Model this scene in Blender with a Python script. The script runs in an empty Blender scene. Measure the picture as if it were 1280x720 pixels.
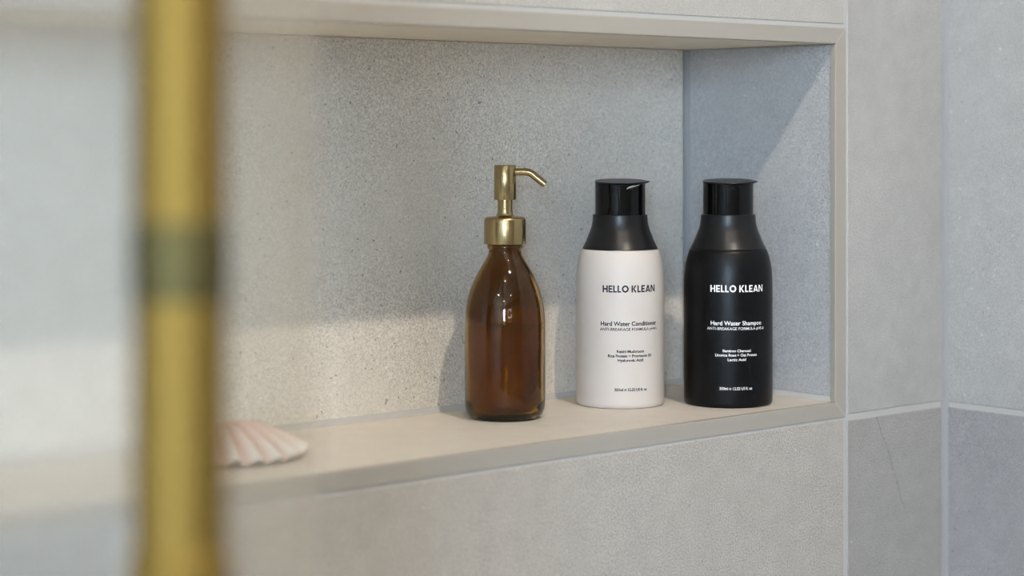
import bpy, bmesh, math, random
from mathutils import Vector, Matrix

sc = bpy.context.scene
COL = sc.collection
random.seed(4)

# ------------------------------------------------------------------ camera
SH = 1.10                                    # height of the niche shelf above the floor
YAW = math.radians(41.1)
RX, RY = math.cos(YAW), -math.sin(YAW)       # image-right direction on the floor plan
FX, FY = math.sin(YAW), math.cos(YAW)        # viewing direction on the floor plan
CAM = Vector((0.0, -0.934, SH + 0.1967))

cd = bpy.data.cameras.new('camera')
cam = bpy.data.objects.new('camera', cd)
COL.objects.link(cam)
cam.location = CAM
cam.rotation_euler = (math.pi / 2, 0, -YAW)
cd.sensor_width = 36.0
cd.lens = 70.0
cd.shift_y = -196.0 / 1280.0
cd.clip_start = 0.02
cd.dof.use_dof = True
cd.dof.focus_distance = 1.40
cd.dof.aperture_fstop = 4.0
sc.camera = cam

# ------------------------------------------------------------------ world, exposure
w = bpy.data.worlds.new('world')
sc.world = w
w.use_nodes = True
w.node_tree.nodes['Background'].inputs[0].default_value = (0.62, 0.72, 0.85, 1)
w.node_tree.nodes['Background'].inputs[1].default_value = 0.4
sc.view_settings.view_transform = 'Standard'
sc.view_settings.look = 'None'
sc.view_settings.gamma = 1.0
sc.view_settings.use_curve_mapping = False
sc.view_settings.exposure = 0.0
sc.cycles.use_denoising = True
sc.cycles.filter_width = 1.1
sc.cycles.denoising_prefilter = 'FAST'
sc.cycles.caustics_reflective = False
sc.cycles.caustics_refractive = False
sc.cycles.sample_clamp_indirect = 4.0
sc.cycles.max_bounces = 16
sc.cycles.diffuse_bounces = 6
sc.cycles.transmission_bounces = 14
sc.cycles.transparent_max_bounces = 12

WINDOW_L = 77.0                              # daylight behind the window panes
KEY_W = 41.0                                 # downlight in front of the niche
SIDE_W = 17.0                                # its neighbour in the row
REST_W = 11.0                                # the other downlights
KEY_POS = (0.70, -0.80)
SIDE_POS = (0.10, -0.80)

# ------------------------------------------------------------------ helpers
def lin(r, g, b):
    f = lambda c: (c / 255 / 12.92) if c / 255 <= 0.04045 else ((c / 255 + 0.055) / 1.055) ** 2.4
    return (f(r), f(g), f(b), 1.0)

def new_mat(name):
    m = bpy.data.materials.new(name)
    m.use_nodes = True
    nt = m.node_tree
    nt.nodes.clear()
    out = nt.nodes.new('ShaderNodeOutputMaterial')
    return m, nt, out

def pmat(name, col, rough=0.5, metal=0.0, trans=0.0, ior=1.45, spec=0.5, bump=0.0, bscale=400, aniso=0.0, coat=0.0):
    m, nt, out = new_mat(name)
    b = nt.nodes.new('ShaderNodeBsdfPrincipled')
    b.inputs['Base Color'].default_value = col
    b.inputs['Roughness'].default_value = rough
    b.inputs['Metallic'].default_value = metal
    b.inputs['Transmission Weight'].default_value = trans
    b.inputs['IOR'].default_value = ior
    b.inputs['Specular IOR Level'].default_value = spec
    b.inputs['Anisotropic'].default_value = aniso
    b.inputs['Coat Weight'].default_value = coat
    if bump:
        tc = nt.nodes.new('ShaderNodeTexCoord')
        n = nt.nodes.new('ShaderNodeTexNoise')
        n.inputs['Scale'].default_value = bscale
        n.inputs['Detail'].default_value = 3
        bp = nt.nodes.new('ShaderNodeBump')
        bp.inputs['Strength'].default_value = bump
        bp.inputs['Distance'].default_value = 0.0005
        nt.links.new(tc.outputs['Object'], n.inputs['Vector'])
        nt.links.new(n.outputs['Fac'], bp.inputs['Height'])
        nt.links.new(bp.outputs['Normal'], b.inputs['Normal'])
    nt.links.new(b.outputs[0], out.inputs[0])
    return m

def emat(name, col, strength):
    m, nt, out = new_mat(name)
    e = nt.nodes.new('ShaderNodeEmission')
    e.inputs[0].default_value = col
    e.inputs[1].default_value = strength
    nt.links.new(e.outputs[0], out.inputs[0])
    return m

def tile_mat(name, rgb, seed=0.0, grain=0.25, cloud=0.16, pits=0.5, chips=0.35, vein=0.18, rough=0.58, crack=None):
    """concrete-look porcelain: clouds, fine grain, dark pits, pale chips and thin pale veins"""
    m, nt, out = new_mat(name)
    N, L = nt.nodes.new, nt.links.new
    tc = N('ShaderNodeTexCoord')
    mp = N('ShaderNodeMapping')
    mp.inputs['Location'].default_value = (seed * 1.7, seed * 3.1, seed * 0.9)
    L(tc.outputs['Object'], mp.inputs['Vector'])
    def noise(scale, detail=2.0, rgh=0.55, dist=0.0):
        n = N('ShaderNodeTexNoise')
        n.inputs['Scale'].default_value = scale
        n.inputs['Detail'].default_value = detail
        n.inputs['Roughness'].default_value = rgh
        n.inputs['Distortion'].default_value = dist
        L(mp.outputs[0], n.inputs['Vector'])
        return n.outputs['Fac']
    def mr(v, a, b, c, d):
        n = N('ShaderNodeMapRange')
        n.inputs[1].default_value = a; n.inputs[2].default_value = b
        n.inputs[3].default_value = c; n.inputs[4].default_value = d
        L(v, n.inputs[0])
        return n.outputs[0]
    def math_(op, a, b):
        n = N('ShaderNodeMath'); n.operation = op
        for i, v in enumerate((a, b)):
            if isinstance(v, (int, float)): n.inputs[i].default_value = v
            else: L(v, n.inputs[i])
        return n.outputs[0]
    cl = mr(noise(5.0, 4.0, 0.6, 0.6), 0.3, 0.7, 1 - cloud * .6, 1 + cloud * .6)
    md = mr(noise(60.0, 3.0, 0.65), 0.3, 0.7, 1 - cloud * .35, 1 + cloud * .35)
    area = mr(noise(7.0, 2.0, 0.5, 0.3), 0.4, 0.62, 0.55, 1.15)         # grain comes and goes over the tile
    g0 = mr(noise(850.0, 2.0, 0.7), 0.3, 0.7, -grain, grain)
    gr = math_('ADD', math_('MULTIPLY', g0, area), 1.0)
    pit = mr(noise(330.0, 1.0, 0.5), 0.275, 0.22, 0.0, pits)
    chip = mr(noise(190.0, 1.0, 0.5), 0.755, 0.80, 0.0, chips)
    vn = math_('ABSOLUTE', math_('SUBTRACT', noise(3.2, 5.0, 0.62, 1.2), 0.52), 0.0)
    vnf = mr(vn, 0.0, 0.006, vein, 0.0)
    f = math_('MULTIPLY', math_('MULTIPLY', cl, md), gr)
    f = math_('MULTIPLY', f, math_('SUBTRACT', 1.0, pit))
    f = math_('ADD', f, math_('ADD', chip, vnf))
    if crack:
        sx = N('ShaderNodeSeparateXYZ'); L(tc.outputs['Object'], sx.inputs[0])
        (x0, z0, x1, z1) = crack
        t = mr(sx.outputs['Z'], z0, z1, 0.0, 1.0)
        xx = math_('ADD', math_('MULTIPLY', t, x1 - x0), x0)
        wob = mr(noise(60.0, 3.0), 0.3, 0.7, -0.0016, 0.0016)
        d = math_('ABSOLUTE', math_('SUBTRACT', math_('ADD', sx.outputs['X'], wob), xx), 0.0)
        line = mr(d, 0.0002, 0.0006, 1.0, 0.0)
        ends = math_('MULTIPLY', mr(sx.outputs['Z'], z1 - 0.004, z1 + 0.004, 0.0, 1.0), mr(noise(90.0), 0.35, 0.5, 0.2, 1.0))
        f = math_('MULTIPLY', f, math_('SUBTRACT', 1.0, math_('MULTIPLY', math_('MULTIPLY', line, ends), 0.4)))
    mixc = N('ShaderNodeMix'); mixc.data_type = 'RGBA'; mixc.blend_type = 'MULTIPLY'
    mixc.inputs['Factor'].default_value = 1.0
    mixc.inputs['A'].default_value = lin(*rgb)
    cb = N('ShaderNodeCombineColor')
    for i in range(3): L(f, cb.inputs[i])
    L(cb.outputs[0], mixc.inputs['B'])
    b = N('ShaderNodeBsdfPrincipled')
    b.inputs['Roughness'].default_value = rough
    b.inputs['Specular IOR Level'].default_value = 0.35
    L(mixc.outputs['Result'], b.inputs['Base Color'])
    bp = N('ShaderNodeBump')
    bp.inputs['Strength'].default_value = 0.10
    bp.inputs['Distance'].default_value = 0.0006
    L(gr, bp.inputs['Height'])
    L(bp.outputs[0], b.inputs['Normal'])
    L(b.outputs[0], out.inputs[0])
    return m

def link(name, me, mat=None, parent=None, smooth=False):
    o = bpy.data.objects.new(name, me)
    COL.objects.link(o)
    if mat is not None and not me.materials: me.materials.append(mat)
    if parent is not None: o.parent = parent
    if smooth:
        for p in me.polygons: p.use_smooth = True
    return o

def from_bm(name, bm, mat=None, parent=None, smooth=False):
    bmesh.ops.recalc_face_normals(bm, faces=bm.faces)
    me = bpy.data.meshes.new(name)
    bm.to_mesh(me); bm.free()
    return link(name, me, mat, parent, smooth)

def add_box(bm, lo, hi, bevel=0.0, seg=1):
    vs = [bm.verts.new((x, y, z)) for x in (lo[0], hi[0]) for y in (lo[1], hi[1]) for z in (lo[2], hi[2])]
    q = [(0, 1, 3, 2), (4, 6, 7, 5), (0, 4, 5, 1), (2, 3, 7, 6), (0, 2, 6, 4), (1, 5, 7, 3)]
    fs = [bm.faces.new([vs[i] for i in f]) for f in q]
    if bevel:
        es = list({e for f in fs for e in f.edges})
        bmesh.ops.bevel(bm, geom=es, offset=bevel, segments=seg, affect='EDGES', profile=0.5)

def box(name, lo, hi, mat, parent=None, bevel=0.0, seg=1):
    bm = bmesh.new()
    add_box(bm, lo, hi, bevel, seg)
    return from_bm(name, bm, mat, parent)

def lathe(name, prof, mat, parent=None, n=64, cap_bot=True, cap_top=True, smooth_angle=35):
    """prof: (radius, z) from bottom to top"""
    bm = bmesh.new()
    rings = []
    for r, z in prof:
        if r < 1e-6:
            rings.append([bm.verts.new((0, 0, z))])
        else:
            rings.append([bm.verts.new((r * math.cos(2 * math.pi * i / n), r * math.sin(2 * math.pi * i / n), z)) for i in range(n)])
    for a, b in zip(rings, rings[1:]):
        for i in range(n):
            j = (i + 1) % n
            if len(a) == 1 and len(b) == 1: continue
            if len(a) == 1: bm.faces.new((a[0], b[i], b[j]))
            elif len(b) == 1: bm.faces.new((a[i], a[j], b[0]))
            else: bm.faces.new((a[i], a[j], b[j], b[i]))
    if cap_bot and len(rings[0]) > 1: bm.faces.new(rings[0][::-1])
    if cap_top and len(rings[-1]) > 1: bm.faces.new(rings[-1])
    bmesh.ops.recalc_face_normals(bm, faces=bm.faces)
    me = bpy.data.meshes.new(name)
    bm.to_mesh(me); bm.free()
    o = link(name, me, mat, parent)
    for p in me.polygons: p.use_smooth = True
    me.set_sharp_from_angle(angle=math.radians(smooth_angle))
    return o

def tube(name, pts, rads, mat, parent=None, n=24, hollow=0.0):
    """round tube along a polyline of 3-D points"""
    bm = bmesh.new()
    P = [Vector(p) for p in pts]
    rings = []
    up = Vector((0, 0, 1))
    for i, p in enumerate(P):
        d = (P[min(i + 1, len(P) - 1)] - P[max(i - 1, 0)]).normalized()
        a = d.cross(up)
        if a.length < 1e-4: a = d.cross(Vector((0, 1, 0)))
        a.normalize(); b = a.cross(d)
        rings.append([bm.verts.new(p + (a * math.cos(2 * math.pi * k / n) + b * math.sin(2 * math.pi * k / n)) * rads[i]) for k in range(n)])
    if hollow:
        d = (P[-1] - P[-2]).normalized(); a = d.cross(up).normalized(); b = a.cross(d)
        for off in (0.0, -0.006):
            rings.append([bm.verts.new(P[-1] + d * off + (a * math.cos(2 * math.pi * k / n) + b * math.sin(2 * math.pi * k / n)) * rads[-1] * hollow) for k in range(n)])
    for a, b in zip(rings, rings[1:]):
        for i in range(n):
            j = (i + 1) % n
            bm.faces.new((a[i], a[j], b[j], b[i]))
    bm.faces.new(rings[0][::-1]); bm.faces.new(rings[-1])
    o = from_bm(name, bm, mat, parent, smooth=True)
    o.data.set_sharp_from_angle(angle=math.radians(50))
    return o

def tag(o, label=None, cat=None, kind=None, group=None):
    if label: o['label'] = label
    if cat: o['category'] = cat
    if kind: o['kind'] = kind
    if group: o['group'] = group
    return o

def empty(name, loc, rz=0.0):
    o = bpy.data.objects.new(name, None)
    o.empty_display_size = 0.05
    COL.objects.link(o)
    o.location = loc
    o.rotation_euler = (0, 0, rz)
    return o

# ------------------------------------------------------------------ materials of the room
M = {}
M['grout'] = pmat('grout', lin(184, 182, 178), 0.8, bump=0.3, bscale=700)
M['silicone'] = pmat('silicone', lin(152, 151, 151), 0.45)
M['tile_light'] = tile_mat('tile_light', (174, 171, 167), 1.0, grain=0.20, cloud=0.14, pits=0.2, vein=0.025)
M['tile_pale'] = tile_mat('tile_pale', (182, 178, 170), 2.0, grain=0.24, cloud=0.10, pits=0.12, vein=0.0)
M['tile_mid'] = tile_mat('tile_mid', (179, 172, 163), 3.0, grain=0.40, cloud=0.14, pits=0.4, chips=0.4, vein=0.05)
M['tile_dark'] = tile_mat('tile_dark', (156, 152, 148), 4.0, grain=0.27, cloud=0.14, pits=0.25, chips=0.45, vein=0.03,
                          crack=(1.172, SH - 0.012, 1.206, SH - 0.085))
M['tile_side_light'] = tile_mat('tile_side_light', (173, 172, 170), 5.0, grain=0.22, cloud=0.10, pits=0.2, vein=0.04)
M['tile_side_dark'] = tile_mat('tile_side_dark', (157, 155, 156), 6.0, grain=0.27, cloud=0.15, pits=0.3, vein=0.06)
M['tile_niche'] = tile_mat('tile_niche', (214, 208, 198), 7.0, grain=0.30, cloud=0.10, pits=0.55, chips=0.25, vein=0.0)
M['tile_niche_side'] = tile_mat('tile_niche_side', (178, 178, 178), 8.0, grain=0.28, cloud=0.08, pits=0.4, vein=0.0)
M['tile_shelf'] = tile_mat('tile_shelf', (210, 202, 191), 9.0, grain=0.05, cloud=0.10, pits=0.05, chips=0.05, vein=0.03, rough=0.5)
M['tile_soffit'] = tile_mat('tile_soffit', (240, 226, 204), 10.0, grain=0.05, cloud=0.10, pits=0.05, chips=0.05, vein=0.0)  # paler and warmer than the shelf tile, bounced light put into the colour
M['trim'] = pmat('trim_satin', lin(174, 167, 156), 0.42, 0.15, bump=0.1, bscale=900)
M['plaster'] = pmat('plaster', lin(226, 224, 218), 0.8, bump=0.1, bscale=60)
M['wall_paint'] = pmat('wall_paint', lin(176, 171, 163), 0.8, bump=0.1, bscale=60)
M['floor'] = tile_mat('floor_tile', (170, 166, 160), 11.0)

# ------------------------------------------------------------------ room shell
XR, XL, YB, ZT = 1.2555, -2.6, -2.7, 2.40
NX0, NX1 = 0.2475, 1.1260                 # niche opening
NZ0, NZ1 = SH, SH + 0.260
ND = 0.150                                # niche depth
T = 0.012                                 # trim width
G = 0.0005                                # grout recess

bm = bmesh.new()
ox0, ox1, oz0, oz1 = NX0 - T + .002, NX1 + T - .002, NZ0 - T + .002, NZ1 + T - .002
add_box(bm, (XL - .1, G, -.1), (ox0, .20, ZT + .1))
add_box(bm, (ox1, G, -.1), (XR + .1, .20, ZT + .1))
add_box(bm, (ox0, G, -.1), (ox1, .20, oz0))
add_box(bm, (ox0, G, oz1), (ox1, .20, ZT + .1))
add_box(bm, (ox0, ND + .009, oz0), (ox1, .20, oz1))
wall_front = tag(from_bm('wall_front', bm, M['grout']), 'tiled bathroom wall with the recessed shower niche', kind='structure')

def front_tile(x0, x1, z0, z1, mat):
    return box('tile', (x0, 0, z0), (x1, .006, z1), mat, wall_front, 0.0006)

joint = 0.0015
zj = SH - 0.012                            # horizontal joint level with the foot of the niche trim
cols = [1.1375, .5375, -.0625, -.6625, -1.2625, -1.8625, -2.4625, XL]
rows = [(0.0, zj - .6), (zj - .6, zj), (zj, zj + .6), (zj + .6, ZT)]
hx0, hx1, hz0, hz1 = NX0 - T - .0005, NX1 + T + .001, NZ0 - T - .0006, NZ1 + T + .0025
xs = [XR - .003 + joint] + cols
for ri, (za, zb) in enumerate(rows):
    for ci in range(len(xs) - 1):
        x1, x0 = xs[ci] - joint, xs[ci + 1] + joint
        z0, z1 = za + joint, zb - joint
        if ri == 1:
            mat = [M['tile_dark'], M['tile_mid'], M['tile_dark'], M['tile_light']][min(ci, 3)]
            if ci == 0: front_tile(x0 + .0006, x1, z0 - 0, z1 - .0012, mat)
            elif ci in (1, 2): front_tile(x0, x1 - (.0004 if ci == 1 else 0), z0, hz0 - .0006, mat)
            else: front_tile(x0, x1, z0, z1, mat)
        elif ri == 2:
            if ci == 1: front_tile(x0, x1, hz1, z1, M['tile_pale'])
            elif ci == 2:
                front_tile(hx0, x1, hz1, z1, M['tile_pale'])
                front_tile(x0, hx0 - joint, z0, z1, M['tile_light'])
            elif ci == 0: front_tile(x0 + .0006, x1, z0 + .0005, z1, M['tile_light'])
            else: front_tile(x0, x1, z0, z1, M['tile_light'])
        else:
            front_tile(x0, x1, z0, z1, M['tile_light'] if (ri + ci) % 2 else M['tile_mid'])

# niche lining
k = .0015
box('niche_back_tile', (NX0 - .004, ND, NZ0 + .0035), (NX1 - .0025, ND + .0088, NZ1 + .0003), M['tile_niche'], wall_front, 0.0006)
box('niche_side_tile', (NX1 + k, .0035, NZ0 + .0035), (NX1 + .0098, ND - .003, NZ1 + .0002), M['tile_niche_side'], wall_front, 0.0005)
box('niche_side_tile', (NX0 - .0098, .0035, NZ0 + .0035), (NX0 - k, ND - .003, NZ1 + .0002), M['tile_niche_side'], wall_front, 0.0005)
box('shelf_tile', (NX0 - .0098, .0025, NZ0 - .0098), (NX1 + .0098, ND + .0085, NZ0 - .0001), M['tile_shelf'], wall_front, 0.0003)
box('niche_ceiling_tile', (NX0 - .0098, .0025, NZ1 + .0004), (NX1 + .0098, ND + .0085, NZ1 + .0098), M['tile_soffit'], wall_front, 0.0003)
# grout beads along the inner joints of the niche
def bead(name, a, b, u, v, s, mat, parent):
    """triangular fillet from a to b with legs along u and v"""
    a, b, u, v = Vector(a), Vector(b), Vector(u) * s, Vector(v) * s
    bm = bmesh.new()
    mid = (u + v) * 0.36
    r0 = [bm.verts.new(a + d) for d in (Vector(), u, mid, v)]
    r1 = [bm.verts.new(b + d) for d in (Vector(), u, mid, v)]
    for i in range(4):
        j = (i + 1) % 4
        bm.faces.new((r0[i], r0[j], r1[j], r1[i]))
    bm.faces.new(r0[::-1]); bm.faces.new(r1)
    return from_bm(name, bm, mat, parent)
bead('grout_bead', (NX0, ND + .0004, NZ0 - .0004), (NX1 + .001, ND + .0004, NZ0 - .0004), (0, -1, 0), (0, 0, 1), .0048, M['grout'], wall_front)
bead('grout_bead', (NX1 + .002, ND + .0004, NZ0), (NX1 + .002, ND + .0004, NZ1), (0, -1, 0), (-1, 0, 0), .0036, M['silicone'], wall_front)
bead('grout_bead', (NX1 + .002, .004, NZ0 - .0004), (NX1 + .002, ND, NZ0 - .0004), (0, 0, 1), (-1, 0, 0), .0042, M['grout'], wall_front)

# edge trims, mitred
def trim(name, pa, pb, inward, label):
    """pa, pb: inner corners (x, z); inward: direction from the face towards the opening"""
    a, b, n = Vector((pa[0], 0, pa[1])), Vector((pb[0], 0, pb[1])), Vector((inward[0], 0, inward[1]))
    d = (b - a).normalized()
    gap = .0003
    prof = [(T - .0004, .0108), (T - .0004, .0002), (T - .0008, -.0002), (.0008, -.0002), (.0002, .0000), (0, .0005), (0, .0045), (.0022, .0045), (.0022, .0108)]
    bm = bmesh.new()
    def ring(c, s):
        return [bm.verts.new(c - n * p + d * (s * (p - gap)) + Vector((0, y, 0))) for p, y in prof]
    r0, r1 = ring(a, -1), ring(b, 1)
    m = len(prof)
    for i in range(m):
        j = (i + 1) % m
        bm.faces.new((r0[i], r0[j], r1[j], r1[i]))
    bm.faces.new(r0[::-1]); bm.faces.new(r1)
    return tag(from_bm(name, bm, M['trim']), label, kind='structure')
trim('trim_1', (NX0, NZ1), (NX1, NZ1), (0, -1), 'satin metal edge trim along the top of the niche')
trim_r = trim('trim_2', (NX1, NZ1), (NX1, NZ0), (-1, 0), 'satin metal edge trim up the right side of the niche')
trim('trim_3', (NX0, NZ0), (NX1, NZ0), (0, 1), 'satin metal edge trim along the niche shelf')
trim('trim_4', (NX0, NZ1), (NX0, NZ0), (1, 0), 'satin metal edge trim on the hidden left niche side')

def mitre(ax, az, bx, bz):
    bm = bmesh.new()
    d = Vector((bx - ax, 0, bz - az)).normalized(); n_ = Vector((d.z, 0, -d.x)) * .00035
    a, b = Vector((ax, 0, az)), Vector((bx, 0, bz))
    r0 = [bm.verts.new(a + s_ * n_ + Vector((0, y_, 0))) for s_, y_ in ((-1, .006), (1, .006), (1, -.00028), (-1, -.00028))]
    r1 = [bm.verts.new(b + s_ * n_ + Vector((0, y_, 0))) for s_, y_ in ((-1, .006), (1, .006), (1, -.00028), (-1, -.00028))]
    for i in range(4):
        j = (i + 1) % 4
        bm.faces.new((r0[i], r0[j], r1[j], r1[i]))
    bm.faces.new(r0[::-1]); bm.faces.new(r1)
    from_bm('mitre_joint', bm, M['grout'], trim_r)
mitre(NX1 + .0004, NZ1 + .0004, NX1 + T - .001, NZ1 + T - .001)
mitre(NX1 + .0004, NZ0 - .0004, NX1 + T - .001, NZ0 - T + .001)

# right wall
bm = bmesh.new(); add_box(bm, (XR + G, YB - .1, -.1), (XR + .1, 0, ZT + .1))
wall_right = tag(from_bm('wall_right', bm, M['grout']), 'tiled side wall meeting the niche wall at the corner', kind='structure')
ys = [-.003 + joint, -.603, -1.203, -1.803, -2.403, YB]
for ri, (za, zb) in enumerate(rows):
    for ci in range(len(ys) - 1):
        y1, y0 = ys[ci] - joint, ys[ci + 1] + joint
        mt = M['tile_side_dark'] if ri == 1 else M['tile_side_light']
        box('tile', (XR, y0, za + joint), (XR + .006, y1, zb - joint - (.0012 if ri == 1 else 0)), mt, wall_right, 0.0006)
bead('silicone_bead', (XR + .001, .001, 0), (XR + .001, .001, ZT), (-1, 0, 0), (0, -1, 0), .0056, M['silicone'], wall_right)

# the rest of the bathroom: ceiling, floor, two far walls with the window
WX0, WX1, WZ0, WZ1 = -2.50, -1.52, 1.20, 2.15
tag(box('floor', (XL - .1, YB - .1, -.1), (XR + .1, .2, 0), M['floor']), 'grey stone-look bathroom floor', kind='structure')
tag(box('ceiling', (XL - .1, YB - .1, ZT), (XR + .1, .2, ZT + .1), M['plaster']), 'white plaster bathroom ceiling', kind='structure')
tag(box('wall_left', (XL - .1, YB - .1, -.1), (XL, 0, ZT + .1), M['wall_paint']), 'pale plaster wall across the bathroom', kind='structure')
bm = bmesh.new()
add_box(bm, (XL, YB - .1, 0), (WX0, YB, ZT)); add_box(bm, (WX1, YB - .1, 0), (XR, YB, ZT))
add_box(bm, (WX0, YB - .1, 0), (WX1, YB, WZ0)); add_box(bm, (WX0, YB - .1, WZ1), (WX1, YB, ZT))
tag(from_bm('wall_rear', bm, M['wall_paint']), 'pale plaster wall with the window behind the camera', kind='structure')
M['win_frame'] = pmat('window_frame_paint', lin(240, 240, 238), 0.4)
M['day'] = emat('daylight_pane', (0.60, 0.78, 1.0, 1), WINDOW_L)
win = tag(empty('window_1', ((WX0 + WX1) / 2, YB - .05, WZ0)), 'white framed window letting in daylight', kind='structure')
hw, hh = (WX1 - WX0) / 2, WZ1 - WZ0
bm = bmesh.new()
for lo, hi in (((-hw, -.03, 0), (-hw + .05, .03, hh)), ((hw - .05, -.03, 0), (hw, .03, hh)), ((-hw + .05, -.03, 0), (hw - .05, .03, .05)),
               ((-hw + .05, -.03, hh - .05), (hw - .05, .03, hh)), ((-.025, -.03, .05), (.025, .03, hh - .05)), ((-hw + .05, -.02, hh * .55), (-.025, .02, hh * .55 + .03)), ((.025, -.02, hh * .55), (hw - .05, .02, hh * .55 + .03))):
    add_box(bm, lo, hi, .003)
from_bm('window_frame', bm, M['win_frame'], win)
for x0, x1 in ((-hw + .05, -.025), (.025, hw - .05)):
    for z0, z1 in ((.05, hh * .55), (hh * .55 + .03, hh - .05)):
        box('pane', (x0, -.008, z0), (x1, -.004, z1), M['day'], win)

# downlights in the ceiling
M['white_metal'] = pmat('white_metal', lin(238, 238, 235), 0.35)
M['lamp_warm'] = emat('lamp_warm', (1.0, 0.86, 0.66, 1), 30.0)
def downlight(x, y, power, label):
    d = tag(empty('ceiling_downlight', (x, y, ZT)), label, 'downlight', group='recessed downlights in the bathroom ceiling')
    lathe('bezel', [(.028, -.001), (.030, -.004), (.042, -.004), (.045, -.001), (.045, .0)], M['white_metal'], d, 40, cap_bot=False, cap_top=False)
    lathe('diffuser', [(0, -.0012), (.029, -.0012)], M['lamp_warm'], d, 32, cap_bot=False, cap_top=False)
    l = bpy.data.lights.new('downlight_beam', 'SPOT')
    l.energy = power; l.color = (1.0, 0.88, 0.74); l.shadow_soft_size = .016
    l.spot_size = math.radians(150); l.spot_blend = 0.7
    lo = bpy.data.objects.new('downlight_beam', l); COL.objects.link(lo)
    lo.parent = d; lo.location = (0, 0, -.012)
downlight(KEY_POS[0], KEY_POS[1], KEY_W, 'downlight in the ceiling right in front of the niche')
downlight(SIDE_POS[0], SIDE_POS[1], SIDE_W, 'downlight in the ceiling near the shower screen')
downlight(-1.1, -.9, REST_W, 'downlight in the ceiling farthest from the niche, by the left wall')
downlight(.1, -2.0, REST_W, 'downlight in the ceiling over the middle of the room')
downlight(-1.1, -2.0, REST_W, 'downlight in the ceiling beside the window')

# lit square mirror on the rear wall, reflected in the amber bottle
M['mirror'] = pmat('mirror_silver', (.85, .87, .88, 1), 0.02, 1.0)
M['led'] = emat('led_strip', (1.0, 0.95, 0.88, 1), 22.0)
mir = tag(empty('lit_mirror', (-.55, YB, 1.35)), 'square wall mirror with a glowing rim behind the camera', 'mirror')
box('glass', (-.30, .012, 0), (.30, .018, .60), M['mirror'], mir)
box('back_box', (-.28, .0, .02), (.28, .0119, .58), M['white_metal'], mir)
for lo, hi in (((-.27, .0182, .03), (.27, .020, .055)), ((-.27, .0182, .545), (.27, .020, .57)), ((-.27, .0182, .055), (-.245, .020, .545)), ((.245, .0182, .055), (.27, .020, .545))):
    box('light_strip', lo, hi, M['led'], mir)

# ------------------------------------------------------------------ amber soap dispenser
def facing(px, py):
    """rotation that turns local -y towards the camera"""
    return math.atan2(CAM.y - py, CAM.x - px) + math.pi / 2

M['amber'] = pmat('amber_glass', (0.40, 0.215, 0.02, 1), 0.02, 0, 1.0, 1.46)
M['liquid'] = pmat('soap_liquid', (0.96, 0.84, 0.55, 1), 0.0, 0, 1.0, 1.34)
def brushed(name, col, rough):
    m, nt, out = new_mat(name)
    N, L = nt.nodes.new, nt.links.new
    tc = N('ShaderNodeTexCoord'); mp = N('ShaderNodeMapping'); mp.inputs['Scale'].default_value = (60, 60, 500)
    n = N('ShaderNodeTexNoise'); n.inputs['Scale'].default_value = 1.0; n.inputs['Detail'].default_value = 2
    L(tc.outputs['Object'], mp.inputs[0]); L(mp.outputs[0], n.inputs['Vector'])
    b = N('ShaderNodeBsdfPrincipled')
    b.inputs['Base Color'].default_value = col; b.inputs['Metallic'].default_value = 1.0
    mr = N('ShaderNodeMapRange'); mr.inputs[1].default_value = .3; mr.inputs[2].default_value = .7
    mr.inputs[3].default_value = rough - .02; mr.inputs[4].default_value = rough + .03
    L(n.outputs['Fac'], mr.inputs[0]); L(mr.outputs[0], b.inputs['Roughness'])
    L(b.outputs[0], out.inputs[0])
    return m
M['brass'] = brushed('antique_brass', (0.41, 0.31, 0.155, 1), 0.22)
M['brass_dark'] = pmat('brass_shadow', (0.10, 0.06, 0.03, 1), 0.5, 1.0)

AX, AY = 0.8965, 0.1010
amb = tag(empty('soap_dispenser', (AX, AY, SH), facing(AX, AY)), 'amber glass soap bottle with a brass pump on the niche shelf', 'soap dispenser')
u = 0.00055021
zz = lambda y: 0.1967 - (y - 164) * u
outer = [(0, .0012), (36 * u, .0012), (40 * u, 0.0), (43 * u, .0007), (47 * u, .0030), (49.3 * u, .0062), (50.3 * u, .0100), (50.4 * u, zz(470)), (50.4 * u, zz(430)), (50.3 * u, zz(404)), (49.9 * u, zz(394)),
         (48.9 * u, zz(384)), (46.9 * u, zz(374)), (43.6 * u, zz(362)), (38.9 * u, zz(350)), (33.8 * u, zz(340)), (28.6 * u, zz(331)), (24.3 * u, zz(324)), (21.6 * u, zz(319)), (20.6 * u, zz(315)), (20.4 * u, zz(311.5)),
         (22.0 * u, zz(310)), (22.3 * u, zz(308)), (21.8 * u, zz(305.5)), (20.4 * u, zz(304.8)), (20.4 * u, zz(300))]
wall_t = .0022
inner = [(0, .0036), (41 * u - wall_t, .0036), (47 * u - wall_t, .0066), (50.2 * u - wall_t, .0135), (50.4 * u - wall_t, zz(430)), (50.3 * u - wall_t, zz(404)), (48.9 * u - wall_t, zz(384)), (43.6 * u - wall_t, zz(363)), (33.8 * u - wall_t, zz(341)), (28.6 * u - wall_t, zz(332)),
         (24.3 * u - wall_t, zz(325)), (20.6 * u - wall_t, zz(318)), (20.4 * u - wall_t, zz(300))]
body = lathe('bottle', outer + inner[::-1], M['amber'], amb, 96, cap_bot=False, cap_top=False, smooth_angle=60)
LV = zz(407)
lq = [(r - .00015 if r > 0 else 0, z + .00015) for r, z in inner if z < LV - .002]
rl = 50.35 * u - wall_t - .00015
lathe('liquid', lq + [(rl, LV), (rl - .0008, LV - .0003), (0, LV - .0004)], M['liquid'], amb, 96, cap_bot=False, cap_top=False, smooth_angle=50)
r = 26.3 * u
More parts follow.
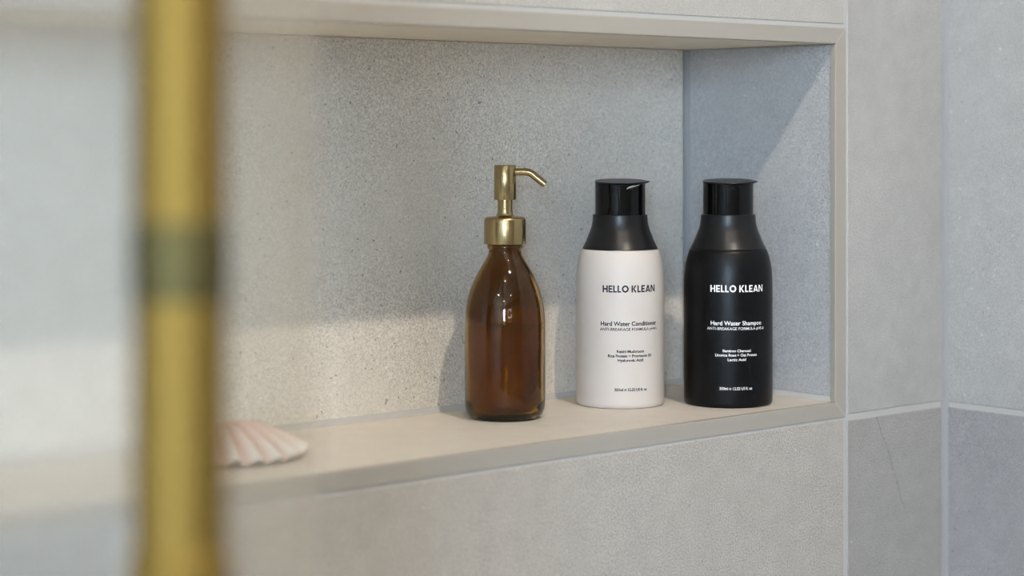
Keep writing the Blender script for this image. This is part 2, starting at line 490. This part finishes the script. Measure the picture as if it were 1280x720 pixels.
lathe('pump_collar', [(r - .0012, zz(304.6)), (r - .0001, zz(304.4)), (r, zz(303.5)), (r, zz(275)), (r - .0003, zz(273)), (r - .0012, zz(271.3)), (r - .0025, zz(270.8)),
                      (12 * u, zz(270.3)), (10.5 * u, zz(269)), (9.8 * u, zz(266.5)), (9.5 * u, zz(263))], M['brass'], amb, 64, smooth_angle=50)
head = lathe('pump_head', [(9.4 * u, zz(266)), (9.4 * u, zz(249.7)), (13.5 * u, zz(249.6)), (13.9 * u, zz(249)), (13.9 * u, zz(207)), (13.4 * u, zz(206.2)), (0, zz(206.0))], M['brass'], amb, 64, smooth_angle=40)
zs = zz(214.8)
ang = math.radians(-8)
sp = [(10 * u, zs), (26 * u, zs + .0001), (31 * u, zs - .0004), (34.5 * u, zs - .0015), (38.5 * u, zs - .0034), (44 * u, zs - .0058), (50.5 * u, zs - .0084)]
tube('spout', [(x * math.cos(ang), x * math.sin(ang), z) for x, z in sp], [.0026, .0026, .0026, .00255, .0025, .0025, .0024], M['brass'], amb, 24, hollow=0.72)

# ------------------------------------------------------------------ the two pump bottles
LETTER = {   # simple heavy sans capitals on a 1-high grid: polygons, (width)
    'H': (.80, [[(0, 0), (.22, 0), (.22, 1), (0, 1)], [(.58, 0), (.80, 0), (.80, 1), (.58, 1)], [(.22, .39), (.58, .39), (.58, .60), (.22, .60)]]),
    'E': (.60, [[(0, 0), (.22, 0), (.22, 1), (0, 1)], [(.22, 0), (.60, 0), (.60, .20), (.22, .20)], [(.22, .40), (.56, .40), (.56, .60), (.22, .60)], [(.22, .80), (.60, .80), (.60, 1), (.22, 1)]]),
    'L': (.53, [[(0, 0), (.22, 0), (.22, 1), (0, 1)], [(.22, 0), (.53, 0), (.53, .20), (.22, .20)]]),
    'K': (.80, [[(0, 0), (.22, 0), (.22, 1), (0, 1)], [(.22, .50), (.50, 1), (.77, 1), (.42, .52), (.22, .50)], [(.22, .50), (.42, .52), (.80, 0), (.52, 0)]]),
    'A': (.92, [[(0, 0), (.235, 0), (.58, 1), (.35, 1)], [(.685, 0), (.92, 0), (.57, 1), (.46, .76)], [(.24, .17), (.69, .17), (.64, .35), (.29, .35)]]),
    'N': (.86, [[(0, 0), (.21, 0), (.21, 1), (0, 1)], [(.65, 0), (.86, 0), (.86, 1), (.65, 1)], [(.21, 1), (.0, 1), (.65, 0), (.86, 0)]]),
}
def logo_mesh(text):
    """flat mesh of heavy capitals, 1 unit high"""
    verts, faces, x = [], [], 0.0
    for ch in text:
        if ch == ' ':
            x += .34; continue
        if ch == 'O':
            n, R1, c = 28, .51, .51
            for i in range(n):
                a = 2 * math.pi * i / n
                verts += [(x + c + R1 * math.cos(a), .5 + .51 * math.sin(a)), (x + c + .275 * math.cos(a), .5 + .285 * math.sin(a))]
            b = len(verts) - 2 * n
            for i in range(n):
                j = (i + 1) % n
                faces.append((b + 2 * i, b + 2 * j, b + 2 * j + 1, b + 2 * i + 1))
            x += 1.02 + .09; continue
        wd, polys = LETTER[ch]
        for p in polys:
            b = len(verts)
            verts += [(x + q[0], q[1]) for q in p]
            faces.append(tuple(range(b, b + len(p))))
        x += wd + (.11 if ch not in 'A' else .08)
    return verts, faces

def text_mesh(text, bold):
    c = bpy.data.curves.new('lettering_curve', 'FONT')
    c.body = text; c.size = 1.0; c.offset = bold; c.resolution_u = 3
    o = bpy.data.objects.new('lettering_curve', c)
    COL.objects.link(o)
    dg = bpy.context.evaluated_depsgraph_get()
    me = bpy.data.meshes.new_from_object(o.evaluated_get(dg))
    v = [(p.co.x, p.co.y) for p in me.vertices]
    f = [tuple(p.vertices) for p in me.polygons]
    bpy.data.objects.remove(o); bpy.data.curves.remove(c); bpy.data.meshes.remove(me)
    return v, f

def lettering(parent, mat, text, t0, t1, base, cap, bold, logo=False, R0=.03195):
    """wrap a line of print round the body from angle t0 to t1 (degrees from the camera side)"""
    v, f = logo_mesh(text) if logo else text_mesh(text, bold)
    xs_ = [p[0] for p in v]
    lo, hi = min(xs_), max(xs_)
    ch = 1.0 if logo else 0.729          # cap height of the font
    vv = []
    for x, y in v:
        a = math.radians(t0 + (t1 - t0) * (x - lo) / (hi - lo))
        r_ = R0 + .00006
        vv.append((r_ * math.sin(a), -r_ * math.cos(a), base + y / ch * cap))
    me = bpy.data.meshes.new('lettering')
    me.from_pydata(vv, [], f)
    bm = bmesh.new(); bm.from_mesh(me)
    bmesh.ops.recalc_face_normals(bm, faces=bm.faces)
    for fc in bm.faces:
        c = fc.calc_center_median()
        if fc.normal.x * c.x + fc.normal.y * c.y < 0: fc.normal_flip()
    bm.to_mesh(me); bm.free()
    return link('lettering', me, mat, parent)

ub = 0.00057853
zb = lambda y: 0.1967 - (y - 164) * ub
def zf(y, zc_):                           # height of print on the near face of the body
    return 0.1967 - (y - 164) / 2489 * (zc_ - .0313)

M['cap_gloss'] = pmat('cap_gloss_black', lin(6, 6, 7), 0.05, spec=0.35)
M['neck_black'] = pmat('neck_satin_black', lin(22, 22, 23), 0.34, spec=0.4, bump=.04, bscale=900)
M['body_white'] = pmat('body_matte_white', lin(208, 199, 191), 0.45, bump=.05, bscale=700)
M['body_black'] = pmat('body_matte_black', lin(12, 12, 14), 0.36, spec=0.25, bump=.05, bscale=700)
M['ink'] = pmat('print_dark', lin(24, 20, 38), 0.5)
M['ink_white'] = pmat('print_white', lin(240, 240, 240), 0.5)
M['seam'] = pmat('seam_dark', lin(10, 10, 10), 0.6)

def pump_bottle(x, y, name, label, body_mat, ink, lines, zc_):
    o = tag(empty(name, (x, y, SH), facing(x, y)), label, 'bottle', group='matching pump bottles on the niche shelf')
    prof = [(0, .0006), (29.2e-3, .0006), (30.0e-3, 0.0), (31.0e-3, .0004), (31.7e-3, .0016), (31.95e-3, .0034), (31.95e-3, zb(356)), (31.8e-3, zb(347)), (31.45e-3, zb(339)), (30.85e-3, zb(330)), (29.6e-3, zb(321)), (28.5e-3, zb(315)), (27.75e-3, zb(311.6)), (27.3e-3, zb(311.1)), (26.4e-3, zb(311.1)), (26.4e-3, zb(309))]
    bd = lathe('body', prof, body_mat, o, 96, cap_bot=False, cap_top=True, smooth_angle=40)
    neck = [(26.6e-3, zb(310.6)), (27.1e-3, zb(310.5)), (27.2e-3, zb(310)), (26.3e-3, zb(307)), (25.2e-3, zb(303.3)), (24.1e-3, zb(299)), (23.15e-3, zb(294.4)), (22.1e-3, zb(290)), (21.15e-3, zb(285.5)), (20.5e-3, zb(281.5)), (20.05e-3, zb(277)), (19.8e-3, zb(272)), (19.72e-3, zb(268.6)), (19.4e-3, zb(268.0)), (18.6e-3, zb(268.0))]
    lathe('neck', neck, M['neck_black'], o, 96, smooth_angle=40)
    # pump head: cylinder cut by a plane that falls gently towards the front, with a thin lipped top plate
    bm = bmesh.new()
    n, rc = 72, 18.25e-3
    tilt = math.tan(math.radians(4.0))
    zt = zb(226.6)
    r0, r1, r2, r3, r4 = [], [], [], [], []
    for i in range(n):
        a = 2 * math.pi * i / n
        sx, sy = math.sin(a), -math.cos(a)            # a = 0 faces the camera
        zc2 = zt + sy * rc * tilt
        r0.append(bm.verts.new((rc * sx, rc * sy, zb(269))))
        r1.append(bm.verts.new((rc * sx, rc * sy, zc2 - .0006)))
    for i in range(n):
        j = (i + 1) % n
        bm.faces.new((r0[i], r0[j], r1[j], r1[i]))
    bm.faces.new(r0[::-1]); bm.faces.new(r1)
    hd = from_bm('pump_head', bm, M['cap_gloss'], o, True)
    hd.data.set_sharp_from_angle(angle=math.radians(40))
    bm = bmesh.new()
    ra, rb, rd = [], [], []
    for i in range(n):
        a = 2 * math.pi * i / n
        da = ((a - math.radians(78) + math.pi) % (2 * math.pi)) - math.pi
        df = ((a - math.radians(14) + math.pi) % (2 * math.pi)) - math.pi
        R_ = rc + .0002 + .0034 * math.exp(-(da / .30) ** 2) + .0012 * math.exp(-(df / .45) ** 2)
        sx, sy = math.sin(a), -math.cos(a)
        z_ = zt + sy * R_ * tilt
        ra.append(bm.verts.new((rc * .96 * sx, rc * .96 * sy, z_ - .0016)))
        rb.append(bm.verts.new((R_ * sx, R_ * sy, z_ - .0001)))
        rd.append(bm.verts.new((R_ * .985 * sx, R_ * .985 * sy, z_ + .0004)))
    for a_, b_ in ((ra, rb), (rb, rd)):
        for i in range(n):
            j = (i + 1) % n
            bm.faces.new((a_[i], a_[j], b_[j], b_[i]))
    bm.faces.new(ra[::-1]); bm.faces.new(rd)
    pl = from_bm('top_plate', bm, M['neck_black'], hd)
    # nozzle keel below the plate
    bm = bmesh.new()
    def P(deg, dz, ex):
        a = math.radians(deg)
        return bm.verts.new(((rc + ex) * math.sin(a), -(rc + ex) * math.cos(a), zt - rc * tilt * math.cos(a) + dz))
    top = [P(d, -.0012, .0002) for d in (-8, 2, 14, 28, 44)]
    mid = [P(d, -.0012, .0014) for d in (-4, 4, 14, 25, 38)]
    low = [P(d, z_, .0001) for d, z_ in ((-4, -.0018), (5, -.0030), (14, -.0054), (24, -.0030), (38, -.0018))]
    for i in range(4):
        bm.faces.new((top[i], top[i + 1], mid[i + 1], mid[i]))
        bm.faces.new((mid[i], mid[i + 1], low[i + 1], low[i]))
        bm.faces.new((low[i], low[i + 1], top[i + 1], top[i]))
    bm.faces.new((top[0], mid[0], low[0])); bm.faces.new((top[4], low[4], mid[4]))
    from_bm('nozzle', bm, M['cap_gloss'], hd)
    for text, t0, t1, base, cap, bold, logo in lines:
        lettering(bd, ink, text, t0, t1, zf(base, zc_), cap * 1e-3, bold, logo)
    return o

def add_glint(o):  # pale strip standing in for the white glint under the pump lip
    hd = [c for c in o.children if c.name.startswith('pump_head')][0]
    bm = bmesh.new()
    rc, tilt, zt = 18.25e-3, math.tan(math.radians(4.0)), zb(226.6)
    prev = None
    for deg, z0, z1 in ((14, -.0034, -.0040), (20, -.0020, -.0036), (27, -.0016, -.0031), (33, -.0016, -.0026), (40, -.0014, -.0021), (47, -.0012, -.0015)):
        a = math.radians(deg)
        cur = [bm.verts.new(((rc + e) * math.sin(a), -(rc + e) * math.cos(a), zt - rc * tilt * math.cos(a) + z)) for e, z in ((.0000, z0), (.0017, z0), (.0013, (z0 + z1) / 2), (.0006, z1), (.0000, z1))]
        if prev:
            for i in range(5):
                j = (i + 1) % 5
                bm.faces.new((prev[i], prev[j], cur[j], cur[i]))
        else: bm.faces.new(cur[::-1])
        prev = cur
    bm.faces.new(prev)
    r_ = from_bm('painted_glint', bm, pmat('painted_glint', lin(190, 188, 184), .3), hd, True)
    r_['label'] = 'pale strip painted as a glint under the pump lip'

def ang_of(px, c, hw_):
    return math.degrees(math.asin((px - c) / hw_))
def make_lines(c, hw_, off, spec):
    return [(t, ang_of(a, c, hw_), ang_of(b, c, hw_), y + off, cap, bold, logo) for t, a, b, y, cap, bold, logo in spec]

cond = make_lines(774.9, 55.2, 0, [
    ('HELLO KLEAN', 753.6, 817.2, 365.6, 5.0, 0, True),
    ('Hard Water Conditioner', 751.3, 818.8, 407.2, 3.1, .026, False),
    ('ANTI-BREAKAGE FORMULA pH4-5', 750.3, 819.5, 413.4, 2.1, .012, False),
    ('Reishi Mushroom', 770.8, 804.0, 441.0, 2.05, .032, False),
    ('Rice Protein + Provitamin B5', 760.0, 813.0, 446.6, 2.05, .032, False),
    ('Hyaluronic Acid', 772.0, 803.0, 452.0, 2.05, .032, False),
    ('350ml \u212e 12.32 US fl. oz', 768.0, 807.5, 488.8, 2.05, .032, False)])
sham = make_lines(909.8, 54.6, 0, [
    ('HELLO KLEAN', 888.3, 951.3, 365.3, 5.0, 0, True),
    ('Hard Water Shampoo', 888.8, 949.8, 406.6, 3.1, .018, False),
    ('ANTI-BREAKAGE FORMULA pH5-6', 884.3, 952.5, 412.6, 2.1, .004, False),
    ('Bamboo Charcoal', 903.3, 937.0, 440.2, 2.05, .020, False),
    ('Licorice Root + Oat Protein', 894.3, 944.3, 445.6, 2.05, .020, False),
    ('Lactic Acid', 909.3, 931.2, 451.2, 2.05, .020, False),
    ('350ml \u212e 12.32 US fl. oz', 899.5, 938.8, 487.4, 2.05, .020, False)])
cond_bottle = pump_bottle(1.0054, 0.0996, 'conditioner_bottle', 'matte white conditioner bottle with a black pump head and dark print', M['body_white'], M['ink'], cond, 1.440)
add_glint(cond_bottle)
pump_bottle(1.0668, 0.0506, 'shampoo_bottle', 'matte black shampoo bottle with white print at the niche corner', M['body_black'], M['ink_white'], sham, 1.4434)

# ------------------------------------------------------------------ scallop shell
def shell_mat():
    m, nt, out = new_mat('scallop_shell')
    N, L = nt.nodes.new, nt.links.new
    tc = N('ShaderNodeTexCoord')
    ln = N('ShaderNodeVectorMath'); ln.operation = 'LENGTH'
    L(tc.outputs['Object'], ln.inputs[0])
    n = N('ShaderNodeTexNoise'); n.inputs['Scale'].default_value = 120
    L(tc.outputs['Object'], n.inputs['Vector'])
    ad = N('ShaderNodeMath'); ad.operation = 'MULTIPLY_ADD'; ad.inputs[1].default_value = .008
    L(n.outputs['Fac'], ad.inputs[0]); L(ln.outputs['Value'], ad.inputs[2])
    cr = N('ShaderNodeValToRGB')
    e = cr.color_ramp.elements
    e[0].position = .030; e[0].color = lin(214, 168, 154)
    e[1].position = .062; e[1].color = lin(226, 220, 214)
    e.new(.047).color = lin(219, 190, 180)
    L(ad.outputs[0], cr.inputs[0])
    b = N('ShaderNodeBsdfPrincipled'); b.inputs['Roughness'].default_value = .45
    b.inputs['Subsurface Weight'].default_value = 0.0
    sx = N('ShaderNodeSeparateXYZ'); L(tc.outputs['Object'], sx.inputs[0])
    ng = N('ShaderNodeMath'); ng.operation = 'MULTIPLY'; ng.inputs[1].default_value = -1.0; L(sx.outputs['Y'], ng.inputs[0])
    at = N('ShaderNodeMath'); at.operation = 'ARCTAN2'; L(sx.outputs['X'], at.inputs[0]); L(ng.outputs[0], at.inputs[1])
    mu = N('ShaderNodeMath'); mu.operation = 'MULTIPLY'; mu.inputs[1].default_value = 11 * math.pi / math.radians(70); L(at.outputs[0], mu.inputs[0])
    co = N('ShaderNodeMath'); co.operation = 'COSINE'; L(mu.outputs[0], co.inputs[0])
    rm = N('ShaderNodeMapRange'); rm.inputs[1].default_value = .3; rm.inputs[2].default_value = -.9; rm.inputs[3].default_value = 0.0; rm.inputs[4].default_value = .75
    L(co.outputs[0], rm.inputs[0])
    mc = N('ShaderNodeMix'); mc.data_type = 'RGBA'; L(rm.outputs[0], mc.inputs['Factor'])
    L(cr.outputs[0], mc.inputs['A']); mc.inputs['B'].default_value = lin(196, 156, 142)
    L(mc.outputs['Result'], b.inputs['Base Color']); L(b.outputs[0], out.inputs[0])
    return m
bm = bmesh.new()
NT, NR, RIBS = 132, 26, 11
Rs, Hs = .062, .0195
grid = []
for i in range(NT + 1):
    t = -1 + 2 * i / NT
    th = t * math.radians(70)
    rib = math.cos(RIBS * math.pi * t)
    Rm = Rs * (1 - .20 * t * t) + .0026 * rib
    row = []
    for j in range(NR + 1):
        s = j / NR
        rr = Rm * s
        arch = math.sin(math.pi * min(1, (s * .84 + .16)) ** .80)
        edge = max(0.0, 1 - abs(t) ** 4.0) ** .5
        z = Hs * arch * (.30 + .70 * edge) * (1 - .30 * t * t) + .0021 * rib * s + .0022 * s * s + .0004
        row.append(bm.verts.new((rr * math.sin(th), -rr * math.cos(th), max(z, .0004) + .0012)))
    grid.append(row)
for i in range(NT):
    for j in range(NR):
        bm.faces.new((grid[i][j], grid[i + 1][j], grid[i + 1][j + 1], grid[i][j + 1]))
bmesh.ops.remove_doubles(bm, verts=bm.verts, dist=1e-6)
shell = from_bm('scallop_shell', bm, shell_mat(), None, True)
sm = shell.modifiers.new('thickness', 'SOLIDIFY'); sm.thickness = .0014; sm.offset = -1
shell.location = (.6600, .1000, SH + .0004)
shell.rotation_euler = (0, 0, math.radians(6))
tag(shell, 'pale pink and white ribbed scallop shell lying on the niche shelf', 'shell')

# ------------------------------------------------------------------ glass shower door with brass post, close to the camera
PX, PY = .2925, -.4592
ex, ey = -RX, -RY                           # door runs towards the niche wall, to the left in the picture
M['door_brass'] = pmat('door_brass', (0.275, 0.18, 0.046, 1), 0.62, 1.0)
M['door_dark'] = pmat('door_dark', (0.12, 0.10, 0.042, 1), 0.6, 1.0)
m, nt, out = new_mat('clear_pane')
t_ = nt.nodes.new('ShaderNodeBsdfTransparent'); t_.inputs[0].default_value = (.97, .985, .98, 1)
g_ = nt.nodes.new('ShaderNodeBsdfGlossy'); g_.inputs['Roughness'].default_value = .02
fr = nt.nodes.new('ShaderNodeFresnel'); fr.inputs[0].default_value = 1.3
mx = nt.nodes.new('ShaderNodeMixShader')
nt.links.new(fr.outputs[0], mx.inputs[0]); nt.links.new(t_.outputs[0], mx.inputs[1]); nt.links.new(g_.outputs[0], mx.inputs[2]); nt.links.new(mx.outputs[0], out.inputs[0])
M['pane'] = m
m, nt, out = new_mat('etched_band')
rf = nt.nodes.new('ShaderNodeBsdfRefraction'); rf.inputs['Roughness'].default_value = .22; rf.inputs['IOR'].default_value = 1.12
rf.inputs[0].default_value = (.98, .99, .99, 1)
df = nt.nodes.new('ShaderNodeBsdfDiffuse'); df.inputs[0].default_value = (.80, .70, .58, 1)
mx = nt.nodes.new('ShaderNodeMixShader'); mx.inputs[0].default_value = .13
nt.links.new(rf.outputs[0], mx.inputs[1]); nt.links.new(df.outputs[0], mx.inputs[2]); nt.links.new(mx.outputs[0], out.inputs[0])
M['etched'] = m
m, nt, out = new_mat('seal_vinyl')
t_ = nt.nodes.new('ShaderNodeBsdfTransparent'); t_.inputs[0].default_value = (.97, .96, .94, 1)
d_ = nt.nodes.new('ShaderNodeBsdfDiffuse'); d_.inputs[0].default_value = lin(198, 182, 161)
d2 = nt.nodes.new('ShaderNodeBsdfTranslucent'); d2.inputs[0].default_value = lin(198, 182, 161)
ma = nt.nodes.new('ShaderNodeMixShader'); ma.inputs[0].default_value = .5
mx = nt.nodes.new('ShaderNodeMixShader'); mx.inputs[0].default_value = .24
nt.links.new(d_.outputs[0], ma.inputs[1]); nt.links.new(d2.outputs[0], ma.inputs[2])
nt.links.new(t_.outputs[0], mx.inputs[1]); nt.links.new(ma.outputs[0], mx.inputs[2]); nt.links.new(mx.outputs[0], out.inputs[0])
M['seal'] = m
door = tag(empty('shower_door', (PX, PY, 0), math.atan2(ey, ex)), 'glass shower door with a round brass post, blurred in the foreground', 'shower door')
pr = .0130
lathe('brass_post', [(pr * .9, .0), (pr, .002), (pr, 2.018), (pr * .9, 2.02)], M['door_brass'], door, 48)
zl = lambda y: CAM.z - (y - 164) / 2489 * .55
lathe('dark_band', [(pr, zl(374)), (pr + .0005, zl(372)), (pr + .0005, zl(280)), (pr, zl(276))], M['door_dark'], door, 48, cap_bot=False, cap_top=False)  # thin darker band round the brass post
lathe('collar', [(pr, zl(1000)), (pr + .0012, zl(995)), (pr + .0012, zl(694)), (pr, zl(688))], M['door_brass'], door, 48, cap_bot=False, cap_top=False)
box('etched_band', (.012, -.0015, .02), (.0758, .0015, 2.0), M['etched'], door)
box('clear_pane', (.076, -.003, .02), (.675, .003, 2.0), M['pane'], door)
box('hinge_channel', (.6752, -.008, .0), (.684, .008, 2.02), M['door_brass'], door)
box('vinyl_seal', (-.0376, -.0006, .02), (-.0128, .0006, 2.0), M['seal'], door)
